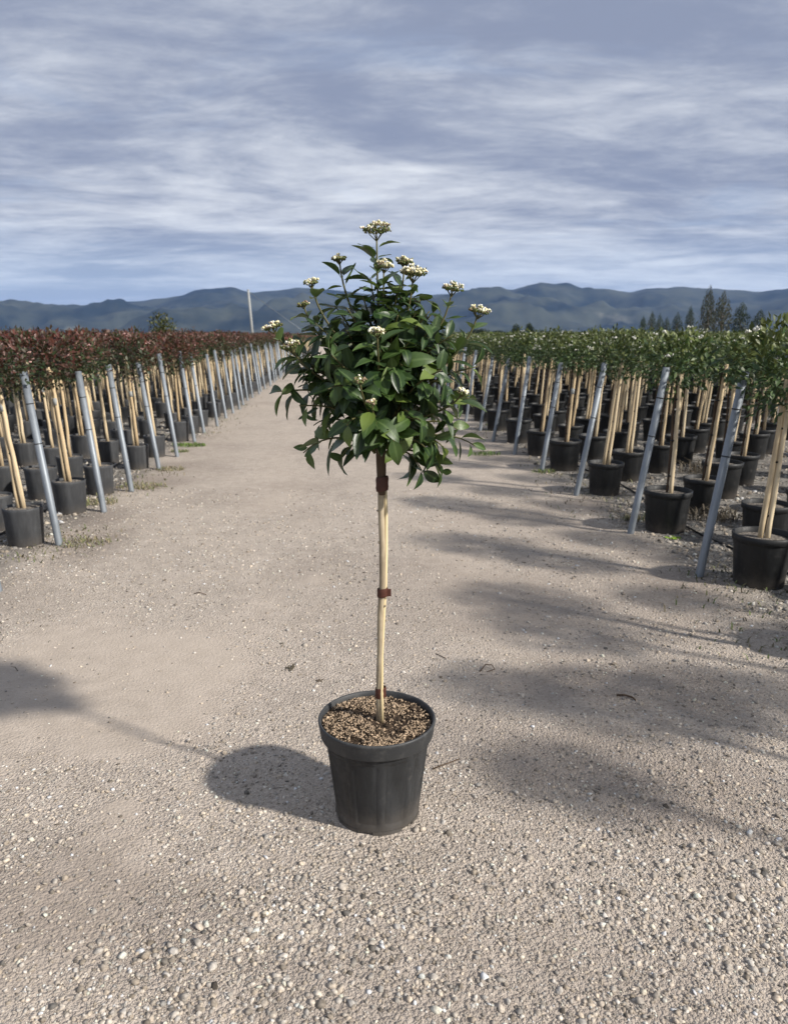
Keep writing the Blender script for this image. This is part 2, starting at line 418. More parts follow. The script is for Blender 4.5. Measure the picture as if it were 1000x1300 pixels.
ridge = np.exp(-((gy - (gp(170, 930).y + (gx - gp(170, 930).x)*-.22 + (fbm(gx*4, gx*0, 3, 3)-.5)*.1))/.022)**2) * sstep(gp(90,930).x, gp(130,930).x, gx) * (1 - sstep(gp(240,930).x, gp(300,940).x, gx))
gz = gz - ridge*.016
nx, ny = len(ax), len(ay); idx = np.arange(nx*ny).reshape(ny, nx)
F = np.stack([idx[:-1, :-1], idx[:-1, 1:], idx[1:, 1:], idx[1:, :-1]], -1).reshape(-1, 4)
link('gravel_track', mesh_np('gravel_track', np.stack([gx, gy, gz], 1), F, M_ground, True, {'field': f_, 'shade_dirt': d_, 'silt': s_}), kind='structure')
S = 8000
link('plain', mesh_np('plain', [(-S,-S,-.09),(S,-S,-.09),(S,S,-.09),(-S,S,-.09)], [(0,1,2,3)], M_plain), kind='structure')
print('grid', nx*ny)

# hills on the horizon
PROF = [(-700,398),(-450,384),(-250,392),(-80,380),(30,390),(100,388),(150,384),(200,381),(232,376),(262,369),(300,366),(322,372),(345,370),(380,366),(420,369),(470,374),(530,377),(570,374),(600,370),(625,367),(648,369),(683,361),(712,364),(735,369),(770,370),(798,371),(815,367),(865,365),(895,367),(950,371),(1020,364),(1150,374),(1300,366),(1600,386)]
pa = np.array([math.atan((px-CX)/FPX/(cp + 225/FPX*sp)) for px, _ in PROF]); pe = np.array([(-sp + (CY-py)/FPX*cp)/(cp + (CY-py)/FPX*sp) for _, py in PROF])
az = np.linspace(R(-46), R(46), 420); rr = np.concatenate([np.linspace(2400, 5200, 60), np.linspace(5300, 6600, 12)])
A, RR = np.meshgrid(az, rr); e = np.interp(A, pa, pe)*np.cos(A)
e = e + (fbm(A*55, A*0+2, 4, 77) - .5)*.0028
hx_, hy_ = np.sin(A)*RR, np.cos(A)*RR
up = sstep(2500, 5200, RR)**.8; fall = 1 - .75*sstep(5200, 6600, RR)
gully = (fbm(hx_*.0022, hy_*.0022, 5, 88) - .5)
hz_ = e*5200/np.cos(A)*0 + (e*5200)*up*fall + (gully - .16)*1500*up*(1 - up)*(1 - sstep(4700, 5150, RR)) - 4*(1-up) - .5
idx = np.arange(A.size).reshape(A.shape)
F = np.stack([idx[:-1, :-1], idx[:-1, 1:], idx[1:, 1:], idx[1:, :-1]], -1).reshape(-1, 4)
link('hills', mesh_np('hills', np.stack([hx_.ravel(), hy_.ravel(), hz_.ravel()], 1), F, M_hill, True), kind='structure')

# ------------------------------------------------------------------ loose gravel
def gravel(n, y0, y1, smin, smax, keep):
    yy = y0*(y1/y0)**rng.uniform(0, 1, n)                       # denser near the camera
    half = yy*.56 + .35; xx = rng.uniform(-1, 1, n)*half
    f, d, s = masks(xx, yy)
    k = rng.uniform(0, 1, n) < keep(f, d, s, xx, yy)
    k &= ((xx - HP.x)**2 + (yy - HP.y)**2) > .157**2
    xx, yy = xx[k], yy[k]; f, d, s = f[k], d[k], s[k]
    sz = smin*(smax/smin)**(rng.uniform(0, 1, len(xx))**1.9)
    sz *= np.clip(yy/3.0, 1, 2.2)**.5
    fl = rng.uniform(.4, .8, len(xx)); z = height(xx, yy)*(1-.7*s) + sz*fl*rng.uniform(-.25, .35, len(xx))
    v = np.exp(rng.normal(0, .30, (len(xx), 1))); v = np.where(rng.uniform(0, 1, v.shape) < .07, .45*v, v); warm = rng.uniform(0, 1, (len(xx), 1))
    c = np.clip((np.array([[.41, .345, .27]])*(1-warm) + np.array([[.41, .385, .35]])*warm)*v, .03, .60)
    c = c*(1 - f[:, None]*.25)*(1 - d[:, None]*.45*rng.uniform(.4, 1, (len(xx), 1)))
    return np.stack([xx, yy, z], 1), sz, fl, c
HP = gp(479, 1030)                                              # the pot stands here
HP.z = float(height(np.array([HP.x]), np.array([HP.y]))[0])
print('hero base', HP)
parts = [gravel(64000, 1.15, 7.5, .0026, .0085, lambda f, d, s, x, y: (1-s*.95)*(.5 + .5*sstep(.38, .6, fbm(x*2.2, y*2.2, 3, 12)))),
         gravel(11000, 1.15, 6.0, .006, .0135, lambda f, d, s, x, y: (1-s)*np.clip(.15 + .8*sstep(2.5, 1.7, y) + .35*sstep(.2, .9, x), 0, 1)*sstep(.35, .62, fbm(x*3+4, y*3, 3, 14))),
         gravel(1300, 1.15, 4.5, .009, .0145, lambda f, d, s, x, y: (1-s)*np.clip(.05 + .5*sstep(2.3, 1.6, y) + .25*sstep(.3, 1.0, x), 0, 1)*sstep(.42, .62, fbm(x*3+8, y*3+2, 3, 19))),
         gravel(16000, 3.5, 16, .008, .022, lambda f, d, s, x, y: sstep(.3, .9, f))]
P = np.concatenate([p[0] for p in parts]); sz = np.concatenate([p[1] for p in parts]); fl = np.concatenate([p[2] for p in parts]); cc = np.concatenate([p[3] for p in parts])
print('stones', len(P))
link('gravel', stones('gravel', P, sz, fl, cc, M_stone), kind='stuff', label='loose crushed stone chips scattered over the track', cat='gravel')

# ------------------------------------------------------------------ leaves
def leaf_mesh(name, width, fold, curl, mat, rows=7, wave=0.0):
    ts = [0, .10, .26, .44, .62, .80, .92, 1.0]; vs = []; rib = []; fs = []
    for i, u in enumerate(ts):
        wd = width*.5*(math.sin(math.pi*min(1, u**.82))**.85) if 0 < u < 1 else (.012 if u == 0 else 0.0)
        z = -curl*u*u + .10*u; x = u*(1 - .12*curl*u)
        wv = wave*math.sin(u*9)
        vs += [(x, wd, z + wd*fold + wv), (x, 0, z), (x, -wd, z + wd*fold - wv)]; rib += [0, 1, 0]
    for i in range(len(ts)-1):
        a = i*3; fs += [(a, a+1, a+4, a+3), (a+1, a+2, a+5, a+4)]
    # petiole
    o = len(vs); vs += [(-.13, .014, -.05), (-.13, -.014, -.05), (.02, -.014, 0), (.02, .014, 0)]; rib += [1]*4
    fs.append((o, o+1, o+2, o+3))
    return mesh_np(name, vs, fs, mat, True, {'rib': rib})
LEAVES = [leaf_mesh('leaf', .52, .30, .20, M_leaf, wave=.012), leaf_mesh('leaf', .48, .45, .38, M_leaf, wave=-.015),
          leaf_mesh('leaf', .56, .20, .10, M_leaf), leaf_mesh('leaf', .40, .55, .30, M_leaf, wave=.02), leaf_mesh('leaf', .36, .75, .15, M_leaf), leaf_mesh('leaf', .50, .15, .5, M_leaf, wave=.03), leaf_mesh('leaf', .38, .3, -.12, M_leaf, wave=-.025)]
def frame(d, nrm):
    d = d.normalized(); n = (nrm - d*nrm.dot(d))
    n = n.normalized() if n.length > 1e-5 else d.orthogonal().normalized()
    y = n.cross(d)
    return Matrix(((d.x, y.x, n.x), (d.y, y.y, n.y), (d.z, y.z, n.z)))
def bez(a, b, c, d, u): return a*(1-u)**3 + b*3*u*(1-u)**2 + c*3*u*u*(1-u) + d*u**3

# ------------------------------------------------------------------ the potted tree in the middle
HY = HP.y
hero = thing('potted_tree', 'tall slim flowering standard tree in a charcoal pot, alone in the middle of the track', 'potted tree', HP)
def L(p): return Vector(p) - HP                                  # world point -> local to the tree
RIM_R, POT_H = .1835, .335
def ribs(r, z, q, i):
    if z < .02 or z > .262: return r
    k = (q*5/math.pi + .35) % 1.0                                # ten shallow panels round the wall
    e = min(k, 1-k); f = min(1, max(0, (e - .10)/.05)); g = min(1, (z-.02)/.02, (.262-z)/.012)
    return r - .0045*f*max(0, g)
prof = []
for z in [0, .004, .012, .02, .03, .04, .08, .12, .16, .20, .235, .25, .256, .262, .268, .280]:
    prof.append((.1320 + (.1650-.1320)*(z/.28) - (.004 if z < .003 else 0), z))
mb = MB().lathe(prof, 120, ribs)
mb.lathe([(.162, .28), (.152, .2), (.131, .02)], 60)
pot = link('pot', mb.mesh('pot', M_pot), hero)
mb = MB().lathe([(.1655,.276),(.170,.279),(.1755,.2815),(.1775,.286),(.181,.322),(.1835,.328),(.1838,.333),(.1815,.3365),(.1785,.337),(.1755,.334),(.1735,.325),(.1640,.279)], 96, None, True, True)
link('rim', mb.mesh('rim', M_rim), pot); pot.scale = (1, 1, .972)
for k in range(6):                                              # moulded feet with drain gaps between them
    q0 = 2*math.pi*(k + .12)/6 + R(18); q1 = 2*math.pi*(k + .80)/6 + R(18); vs = []; fs = []
    for i in range(9):
        q = q0 + (q1-q0)*i/8
        for (r, z) in ((.1345, .010), (.1335, -.012), (.120, -.012), (.120, .006)): vs.append((r*math.cos(q), r*math.sin(q), z))
    for i in range(8):
        for j in range(4): fs.append((i*4+j, i*4+(j+1) % 4, (i+1)*4+(j+1) % 4, (i+1)*4+j))
    fs += [(0,1,2,3), (35,34,33,32)]
    link('foot', MB().add(vs, fs, False).mesh('foot', M_pot), pot)
# soil with bark chips
vs = []; fs = []; nr, na = 12, 48
for i in range(nr+1):
    for k in range(na):
        r = .1715*i/nr; q = 2*math.pi*k/na
        vs.append((r*math.cos(q), r*math.sin(q), .303 + .010*math.cos(r/.17*1.4) + .006*float(vnoise(r*math.cos(q)*40+50, r*math.sin(q)*40+50, 3))))
for i in range(nr):
    for k in range(na): fs.append((i*na+k, i*na+(k+1) % na, (i+1)*na+(k+1) % na, (i+1)*na+k))
soil = link('soil', MB().add(vs, fs).mesh('soil', M_soil), hero)
n = 7600; r = .170*np.sqrt(rng.uniform(0, 1, n)); q = rng.uniform(0, 2*np.pi, n); x, y = r*np.cos(q), r*np.sin(q)
bare = fbm(x*16+3, y*16+1, 3, 55); k = (bare > .50) | (rng.uniform(0, 1, n) < .13); x, y, r, bare = x[k], y[k], r[k], bare[k]
z = .306 + .010*np.cos(r/.17*1.4) + rng.uniform(0, .006, len(x))
v = rng.uniform(.45, 1.25, (len(x), 1)); c = np.where(rng.uniform(0, 1, (len(x), 1)) < .34, [[.045, .031, .020]], [[.42, .315, .215]])*v
link('bark_chips', stones('bark_chips', np.stack([x, y, z], 1), rng.uniform(.0016, .0046, len(x)), rng.uniform(.35, .6, len(x)), c, M_chip, .6, (1.0, 1.9)), soil, kind='stuff')
# stem and cane
def hp(px, py, dy=0.0): return L(at(px, py, HY + dy))
stem_pts = [hp(482,925,-.004), hp(481,880,-.004), hp(482.3,830,-.002), hp(482.5,780), hp(485.6,740), hp(485,690), hp(483.6,640), hp(484,600), hp(483.5,560), hp(485,520)]
stem = link('trunk', MB().tube(stem_pts, [.0112,.0100,.0098,.0090,.0100,.0092,.0098,.0108,.0098,.009], 14).mesh('trunk', M_stem), hero)
mb = MB()
bark_pts = [hp(484.2,628), hp(484.2,612), hp(484,600), hp(483.5,578), hp(484,550), hp(485.5,515), hp(486,490)]
link('upper_stem', MB().tube(bark_pts, [.0108,.0125,.0140,.0150,.0140,.012,.009], 14).mesh('upper_stem', M_bark), hero)
cane_pts = [hp(485,922,-.012), hp(484.3,880,-.012), hp(484.5,830,-.004), hp(487,780,.004), hp(489,745,.005), hp(490,700,.004), hp(490,650,.004), hp(488.5,606,.004)]
link('cane', MB().tube(cane_pts, [.0056,.0056,.0054,.0054,.0056,.0054,.0054,.0052], 12).mesh('cane', M_stake), hero)
def tie(px, py, h, rx, flag=0.0, name='tie', dz=0):
    c = hp(px, py, -.002); mb = MB(); pr = [(rx*.97, -h/2), (rx*1.06, -h/4), (rx, 0), (rx*1.07, h/3), (rx*.98, h/2)]
    m = MB().lathe(pr, 20)
    mb.add([(c.x + v[0]*1.15, c.y + v[1]*.95, c.z + v[2] + v[0]*.15) for v in m.v], m.f)
    m2 = MB().lathe([(rx*.95, h/2), (rx*.95, -h/2)], 20); mb.add([(c.x + v[0]*1.15, c.y + v[1]*.95, c.z + v[2] + v[0]*.15) for v in m2.v], m2.f)
    if flag:
        mb.box((c.x + rx + flag/2 - .002, c.y - .006, c.z + .001), (flag, .0022, h*.85))
    return link(name, mb.mesh(name, M_tape), hero)
tie(485, 614, .042, .0155); tie(485.5, 752, .027, .0138, .014); tie(483, 879, .034, .0145)
for (px, py, dx) in [(479,650,-5),(480,690,-4),(490,770,5),(487,830,4),(489,716,4)]:      # pruned bud stubs
    a = hp(px+ (3 if dx < 0 else -3), py); b = a + Vector((dx*.0016, -.004, .006))
    link('bud_stub', MB().tube([a, b], [.0045, .0028], 6).mesh('bud_stub', M_stem), hero)

leaf_list = []                  # (matrix, size, mesh index, score)
def put_leaf(p, d, nrm, size, mi=None, prio=0.0):
    mi = random.randrange(len(LEAVES)) if mi is None else mi
    M = frame(d, nrm).to_4x4(); M.translation = p
    leaf_list.append((M, size, mi, prio))
UP = Vector((0, 0, 1))
def clothe(pts, first, last, step, size, spread=(55, 80), droop=.15, prio=0.0, taper=True):
    """opposite leaf pairs along a shoot (points are local)"""
    seg = [(pts[i+1]-pts[i]).length for i in range(len(pts)-1)]; tot = sum(seg); s_at = first*tot; k = 0; roll = random.uniform(0, math.pi)
    while s_at <= last*tot + 1e-6:
        d = s_at; i = 0
        while i < len(seg)-1 and d > seg[i]: d -= seg[i]; i += 1
        T = (pts[i+1]-pts[i]).normalized(); p = pts[i] + T*min(d, seg[i])
        a = T.orthogonal().normalized(); b = T.cross(a); roll += math.pi/2 + random.uniform(-.35, .35)
        fr = s_at/tot
        for sgn in (0, math.pi):
            q = roll + sgn + random.uniform(-.25, .25); perp = a*math.cos(q) + b*math.sin(q)
            al = R(random.uniform(*spread)); dd = T*math.cos(al) + perp*math.sin(al) - UP*(droop + random.uniform(0, .25))
            nr_ = T*.8 + UP*.7 - perp*.2 + Vector((random.uniform(-.3,.3), random.uniform(-.4,.15), random.uniform(-.2,.2)))
            sz = size*random.uniform(.62, 1.22)*(1 - .30*max(0, fr-.6)/.4 if taper else 1)
            put_leaf(p + dd.normalized()*sz*.13, dd, nr_, sz, None, prio + random.uniform(0, .25))
        s_at += step*random.uniform(.8, 1.25); k += 1
def shoot(a, m1, m2, e, r0=.0045, r1=.0022, n=10, name='branch'):
    pts = [bez(a, m1, m2, e, i/n) for i in range(n+1)]
    link(name, MB().tube(pts, [r0 + (r1-r0)*i/n for i in range(n+1)], 7).mesh(name, M_twig), hero)
    return pts
def flower_head(c, T, r, open_=.75, n=70, flat=.5, name='flower_head'):
    """a domed cluster: stalks fan out from the shoot tip, florets and buds on top"""
    T = T.normalized(); a = T.orthogonal().normalized(); b = T.cross(a); foot = c - T*r*.75
    st_ = MB(); P = []; S_ = []; C = []
    rays = random.randint(6, 8); tips = []
    for k in range(rays):
        q = 2*math.pi*k/(rays-1) + random.uniform(-.35, .35); rr_ = 0 if k == rays-1 else r*random.uniform(.50, .78)
        tip = c + (a*math.cos(q) + b*math.sin(q))*rr_ + T*r*(flat*(.55 - .75*(rr_/r)**2) + random.uniform(-.14, .10))
        tips.append(tip); st_.tube([foot, (foot+tip)*.5 + (tip - c)*.12, tip], [.0016, .0013, .0010], 5, False)
        for m in range(4):
            e2 = tip + Vector((random.gauss(0, 1), random.gauss(0, 1), random.uniform(.2, 1))).normalized()*r*.2; st_.tube([tip - T*r*.15, e2], [.0010, .0007], 4, False)
    hd = link(name, st_.mesh(name, M_twig), hero)
    for k in range(n):                                           # each stalk carries its own little cluster
        tip = tips[k % rays]; g_ = Vector((random.gauss(0, 1), random.gauss(0, 1), random.gauss(0, 1))).normalized()*random.random()**.4
        p = tip + (g_ - T*g_.dot(T)*.45)*r*.34
        isopen = random.random() < open_*(.75 + .5*max(-.5, g_.dot(T))) * (.55 if (k % rays) in (0, 3) else 1.1)
        P.append(p); S_.append(random.uniform(.0030, .0047) if isopen else random.uniform(.0022, .0034))
        C.append(random.choice([(.78,.75,.60),(.72,.66,.42),(.80,.78,.70),(.66,.62,.36)]) if isopen else random.choice([(.20,.22,.07),(.26,.19,.11),(.15,.18,.06),(.34,.24,.17)]))
    for k in range(n):                                           # green buds below the dome
        u = random.uniform(.4, 1.0); q = random.uniform(0, 6.28)
        P.append(c + (a*math.cos(q) + b*math.sin(q))*r*u*.92 - T*r*random.uniform(.02, .30)*(1.1-u*.6)); S_.append(random.uniform(.0022, .0036)); C.append(random.choice([(.10,.13,.04),(.16,.14,.06),(.08,.11,.035)]))
    o = link('florets', stones('florets', np.array([tuple(p) for p in P]), np.array(S_), np.full(len(P), .8), np.array(C), M_flower, .8, (.9, 1.15)), hd, kind='stuff')
    return hd
# shoots that end in flower heads: tip pixel, depth offset, head radius px, open share, root height px
HEADS = [(478,289,.00,19,.40,470),(431,327,.02,10,.45,450),(396,357,-.03,10,.9,470),(349,412,-.05,13,.75,500),(487,336,-.05,12,.95,470),
         (513,331,.05,12,.5,450),(524,344,-.03,17,.95,470),(573,364,.00,14,.55,490),(606,392,-.04,14,.8,510),(479,420,-.22,10,.9,500),
         (386,385,.05,8,.1,480),(585,496,-.16,9,.9,540),(457,481,-.25,8,.05,540),(372,436,-.10,13,.35,510),(472,509,-.26,6,.3,550),(632,372,9,0,0,0)]
HEADS = [h for h in HEADS if h[3] > 0]
for (px, py, dy, r_, op, ry) in HEADS:
    e = hp(px, py + r_*.55, dy); root = hp(484 + (px-484)*.12, ry, dy*.2)
    side = Vector((e.x - root.x, e.y - root.y, 0))
    m1 = root + side*.45 + UP*(e.z-root.z)*.25; m2 = root + side*.92 + UP*(e.z-root.z)*.62
    pts = shoot(root, m1, m2, e)
    T = (pts[-1]-pts[-3]).normalized()
    clothe(pts, .28, .84, .032, .076, (42, 78), .10, .6)
    clothe(pts[-3:], .30, .36, .05, .066, (48, 74), .0, 1.2, False); clothe(pts[-5:], .10, .16, .05, .060, (50, 75), .05, 1.2, False)
    flower_head(e + T*r_/404*.4, (T*.6 + UP*.5), r_*.92/404.0, op, max(45, int(7*r_)), .62)
clothe([hp(478, 335, 0), hp(478, 292, 0)], .02, .55, .035, .058, (55, 80), .05, 1.0)
# leafy shoots without flowers that stick out of the outline: tip pixel, depth, root pixel
OUT = [(352,497,-.05,460,520),(385,575,-.06,470,570),(380,515,-.10,465,545),(398,540,.05,470,560),(603,566,-.06,496,572),(560,600,-.05,492,578),(606,465,-.02,510,520),
       (600,505,.03,505,540),(430,585,-.08,476,575),(560,470,-.2,500,530),(420,450,-.2,470,530),(540,540,-.2,492,560),(440,540,-.22,476,560),(365,450,-.05,460,520),
       (500,560,-.22,485,575),(575,425,-.1,505,500),(400,410,-.08,465,500),(440,390,-.1,475,480),(545,395,-.08,500,480),(505,400,-.14,490,480),(580,545,-.02,498,560),(565,570,-.12,495,572),(545,575,-.16,490,575),(535,597,-.06,490,582),(460,375,-.02,478,460),(500,370,.02,488,460),(535,378,.03,495,470),(425,388,0,470,480),(556,390,.05,500,480),(470,352,.03,480,450),(508,362,-.04,490,450)]
for (px, py, dy, rx, ry) in OUT:
    e = hp(px, py, dy); root = hp(rx, ry, dy*.25); v = e - root
    m1 = root + v*.35 + UP*.05; m2 = root + v*.72 + UP*(.05 if e.z < 1.3 - HP.z else .02)
    pts = shoot(root, m1, m2, e, .0042, .0016)
    clothe(pts, .34, 1.0, .034, .082, (45, 75), .25 if py > 480 else .12, .8)
# the dense body of the crown
cen = hp(484, 474); rx_, rz_ = .232, .228
nb = 0; tw = MB()
while nb < 62:
    d = Vector((random.gauss(0, 1), random.gauss(0, 1), random.gauss(.15, 1))).normalized()
    if d.z < -.8: continue
    k = random.uniform(.66, 1.0)*(.78 + .55*float(vnoise(d.x*2.1+7, d.z*2.1 + d.y*1.3+7, 21)))*(1 - .18*max(0, d.z)); e = cen + Vector((d.x*rx_*k, d.y*rx_*k, d.z*rz_*k))
    root = hp(484, 575) + UP*random.uniform(0, .17)*(1 if d.z > -.2 else .3) + Vector((d.x, d.y, 0))*.02
    v = e - root; m1 = root + v*.3 + UP*.04; m2 = root + v*.7 + UP*.05
    n_ = 8; pts = [bez(root, m1, m2, e, i/n_) for i in range(n_+1)]
    tw.tube(pts, [.0042 - .0026*i/n_ for i in range(n_+1)], 5, False)
    clothe(pts, .42, 1.0, .038, random.uniform(.076, .102), (40, 82), .25 - .2*d.z, -d.y*.5)
    nb += 1
link('branches', tw.mesh('branches', M_twig), hero, kind='stuff')
for _ in range(60):                                             # leaves close round the middle
    d = Vector((random.gauss(0,1), random.gauss(0,1), random.gauss(0,1))).normalized()*random.uniform(.05,.15)
    put_leaf(cen + d, d + UP*random.uniform(-.4,.3), UP + d*2, random.uniform(.06,.09), None, -1)
# the 300 that face the camera are single objects, the rest is one piece
camL = L((0, 0, CAMZ))
def score(q):
    M, s, mi, pr = q; c = M.translation + M.to_3x3() @ Vector((.5*s, 0, 0)); rel = c - cen
    out_ = Vector((rel.x/rx_, 0, rel.z/rz_)).length
    return pr*.35 + max(-rel.y/rx_, (out_ - .75)*1.6)
leaf_list.sort(key=score, reverse=True)
print('leaves', len(leaf_list))
for i, (M, s, mi, pr) in enumerate(leaf_list[:300]):
    o = link('leaf', LEAVES[mi], hero); o.matrix_local = M @ Matrix.Scale(s, 4)
LV = []
for me in LEAVES:
    a = np.zeros(len(me.vertices)*3, np.float32); me.vertices.foreach_get('co', a); b = np.zeros(len(me.loops), np.int32); me.loops.foreach_get('vertex_index', b)
    rb = np.zeros(len(me.vertices), np.float32); me.attributes['rib'].data.foreach_get('value', rb); LV.append((a.reshape(-1, 3), b.reshape(-1, 4), rb))
V = []; F = []; RB = []; o_ = 0
for (M, s, mi, pr) in leaf_list[300:]:
    a, b, rb = LV[mi]; A3 = np.array(M.to_3x3())*s
    V.append(a @ A3.T + np.array(M.translation)); F.append(b + o_); RB.append(rb); o_ += len(a)
link('foliage', mesh_np('foliage', np.concatenate(V), np.concatenate(F), M_leaf, True, {'rib': np.concatenate(RB)}), hero, kind='stuff')

# ------------------------------------------------------------------ the standards in the fields
def crown_mesh(name, n, rx, rz, leaf, pal_low, pal_top, cut, seed, ragged=.2):
    r_ = np.random.default_rng(seed)
    d = r_.normal(0, 1, (n, 3)); d /= np.linalg.norm(d, axis=1)[:, None]
    lump = 1 + ragged*(fbm(d[:, 0]*2.2+5, d[:, 1]*2.2 + d[:, 2]*3+5, 3, seed) - .5)*2.4
    k = r_.uniform(0, 1, n)**.38*lump
    c = d*np.array([rx, rx, rz])*k[:, None]
    ax_ = d*.7 + r_.normal(0, .55, (n, 3)); ax_[:, 2] += .15; ax_ /= np.linalg.norm(ax_, axis=1)[:, None]
    nr_ = r_.normal(0, .5, (n, 3)) + np.array([0, 0, .9]); nr_ -= ax_*(nr_*ax_).sum(1)[:, None]; nr_ /= np.linalg.norm(nr_, axis=1)[:, None]
    sd = np.cross(nr_, ax_); L_ = leaf*r_.uniform(.7, 1.25, n)[:, None]; W = L_*.24
    v0 = c; v1 = c + ax_*L_*.5 + sd*W + nr_*L_*.06; v2 = c + ax_*L_; v3 = c + ax_*L_*.5 - sd*W + nr_*L_*.06
    V = np.stack([v0, v1, v2, v3], 1).reshape(-1, 3); i0 = np.arange(n)*4
    F = np.concatenate([np.stack([i0, i0+1, i0+2], 1), np.stack([i0, i0+2, i0+3], 1)])
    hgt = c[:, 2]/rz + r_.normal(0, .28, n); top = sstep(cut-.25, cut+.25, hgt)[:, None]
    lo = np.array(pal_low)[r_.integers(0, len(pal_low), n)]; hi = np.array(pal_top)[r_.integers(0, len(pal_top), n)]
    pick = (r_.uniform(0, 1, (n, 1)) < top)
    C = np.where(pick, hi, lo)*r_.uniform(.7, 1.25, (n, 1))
    return V, F, np.repeat(C, 4, 0)
GREEN = [(.030,.060,.016),(.045,.080,.022),(.022,.046,.014),(.065,.095,.030)]
OLIVE = [(.065,.088,.020),(.092,.115,.028),(.052,.072,.018),(.105,.125,.036)]
RED = [(.090,.022,.016),(.060,.020,.015),(.115,.038,.026),(.050,.028,.015),(.065,.045,.020),(.040,.050,.018),(.14,.070,.055)]
DKG = [(.026,.048,.016),(.038,.060,.022),(.050,.055,.022),(.060,.030,.018)]
def to_mesh(name, vfc, mat=M_crown): return mesh_np(name, vfc[0], vfc[1], mat, False, colors={'tint': vfc[2]})
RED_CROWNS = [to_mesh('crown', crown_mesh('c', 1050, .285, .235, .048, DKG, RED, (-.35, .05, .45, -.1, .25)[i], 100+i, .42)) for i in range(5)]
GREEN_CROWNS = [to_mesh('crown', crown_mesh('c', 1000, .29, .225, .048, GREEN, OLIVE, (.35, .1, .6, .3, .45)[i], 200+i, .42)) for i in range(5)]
def blossom_mesh(seed, n, rx, rz, colr, size):
    r_ = np.random.default_rng(seed); P = []; S_ = []; C = []
    for k in range(n):
        d = r_.normal(0, 1, 3); d[2] = abs(d[2])*.9 + .1; d /= np.linalg.norm(d); c = d*np.array([rx, rx, rz])*r_.uniform(.92, 1.12)
        for j in range(6):
            P.append(c + r_.normal(0, size*.9, 3)*[1, 1, .45]); S_.append(size*r_.uniform(.5, .9)); C.append(np.array(colr)*r_.uniform(.75, 1.1))
    return stones('blossom', np.array(P), np.array(S_), np.full(len(P), .6), np.array(C), M_flower, .6)
WHITE_BLOSSOM = [blossom_mesh(31+i, 9, .29, .22, (.72, .71, .62), .011) for i in range(3)]
PINK_BLOSSOM = [blossom_mesh(41+i, 8, .285, .22, (.62, .38, .34), .009) for i in range(3)]
def pot_mesh(name, rt, rb, h, rim, mat):
    pr = [(rb*.97, 0), (rb, .006), (rt*.93 if rim else rt*.97, h-.05), (rt*.935 if rim else rt*.975, h-.046)]
    pr += [(rt*.985, h-.042), (rt, h-.004), (rt-.006, h), (rt-.012, h-.004), (rt*.90, h-.05)] if rim else [(rt, h-.02), (rt, h-.004), (rt-.004, h), (rt-.009, h-.004), (rt*.93, h-.05)]
    return MB().lathe(pr, 32).mesh(name, mat)
POT_R = pot_mesh('pot', .180, .145, .325, True, M_pot_black); POT_L = pot_mesh('pot', .138, .122, .285, False, M_pot_grey)
def soil_mesh(r, z):
    vs = [(0, 0, z+.014)]; fs = []; k = 28
    for i, q in enumerate((.5, 1.0)):
        for j in range(k): a = 2*math.pi*j/k; vs.append((r*q*math.cos(a), r*q*math.sin(a), z + (.010 if i == 0 else 0) + .006*random.random()))
    for j in range(k): fs.append((0, 1+j, 1+(j+1) % k)); fs.append((1+j, 1+k+j, 1+k+(j+1) % k, 1+(j+1) % k))
    return MB().add(vs, fs).mesh('soil', M_soil_far)
SOIL_R = soil_mesh(.168, .285); SOIL_L = soil_mesh(.129, .262)
def wob(x0, z0, x1, z1, r, n=7, amp=.006, seed=0, mat=None, name='stake', y=0):
    rr_ = random.Random(seed)
    pts = [Vector((x0 + (x1-x0)*i/n + rr_.uniform(-amp, amp)*(0 < i < n), y + rr_.uniform(-amp, amp)*(0 < i < n), z0 + (z1-z0)*i/n)) for i in range(n+1)]
    return MB().tube(pts, [r*(1 + .08*rr_.uniform(-1, 1)) for _ in range(n+1)], 8).mesh(name, mat)
STAKES = [wob(.018, .25, 0.018, 1.24, .0165, 7, .003, i, M_stakes, 'stake', -.012) for i in range(3)]
STEMS = [wob(-.006, .25, -.004, 1.22, .010, 7, .007, 10+i, M_bark, 'trunk', .012) for i in range(3)]
TIE = MB().lathe([(.021, -.006), (.0225, 0), (.021, .006), (.0205, .006), (.0205, -.006)], 12, None, True, True).mesh('tie', M_black)
LABEL_TAPE = MB().lathe([(.0195, -.03), (.0205, 0), (.0195, .03), (.019, .03), (.019, -.03)], 10, None, True, True).mesh('tape_band', M_concrete)
ORD = ['first','second','third','fourth','fifth','sixth','seventh','eighth','ninth','tenth','eleventh','twelfth','thirteenth','fourteenth','fifteenth','sixteenth','seventeenth','eighteenth','nineteenth','twentieth']
def zg(p): return float(height(np.array([p.x]), np.array([p.y]))[0])
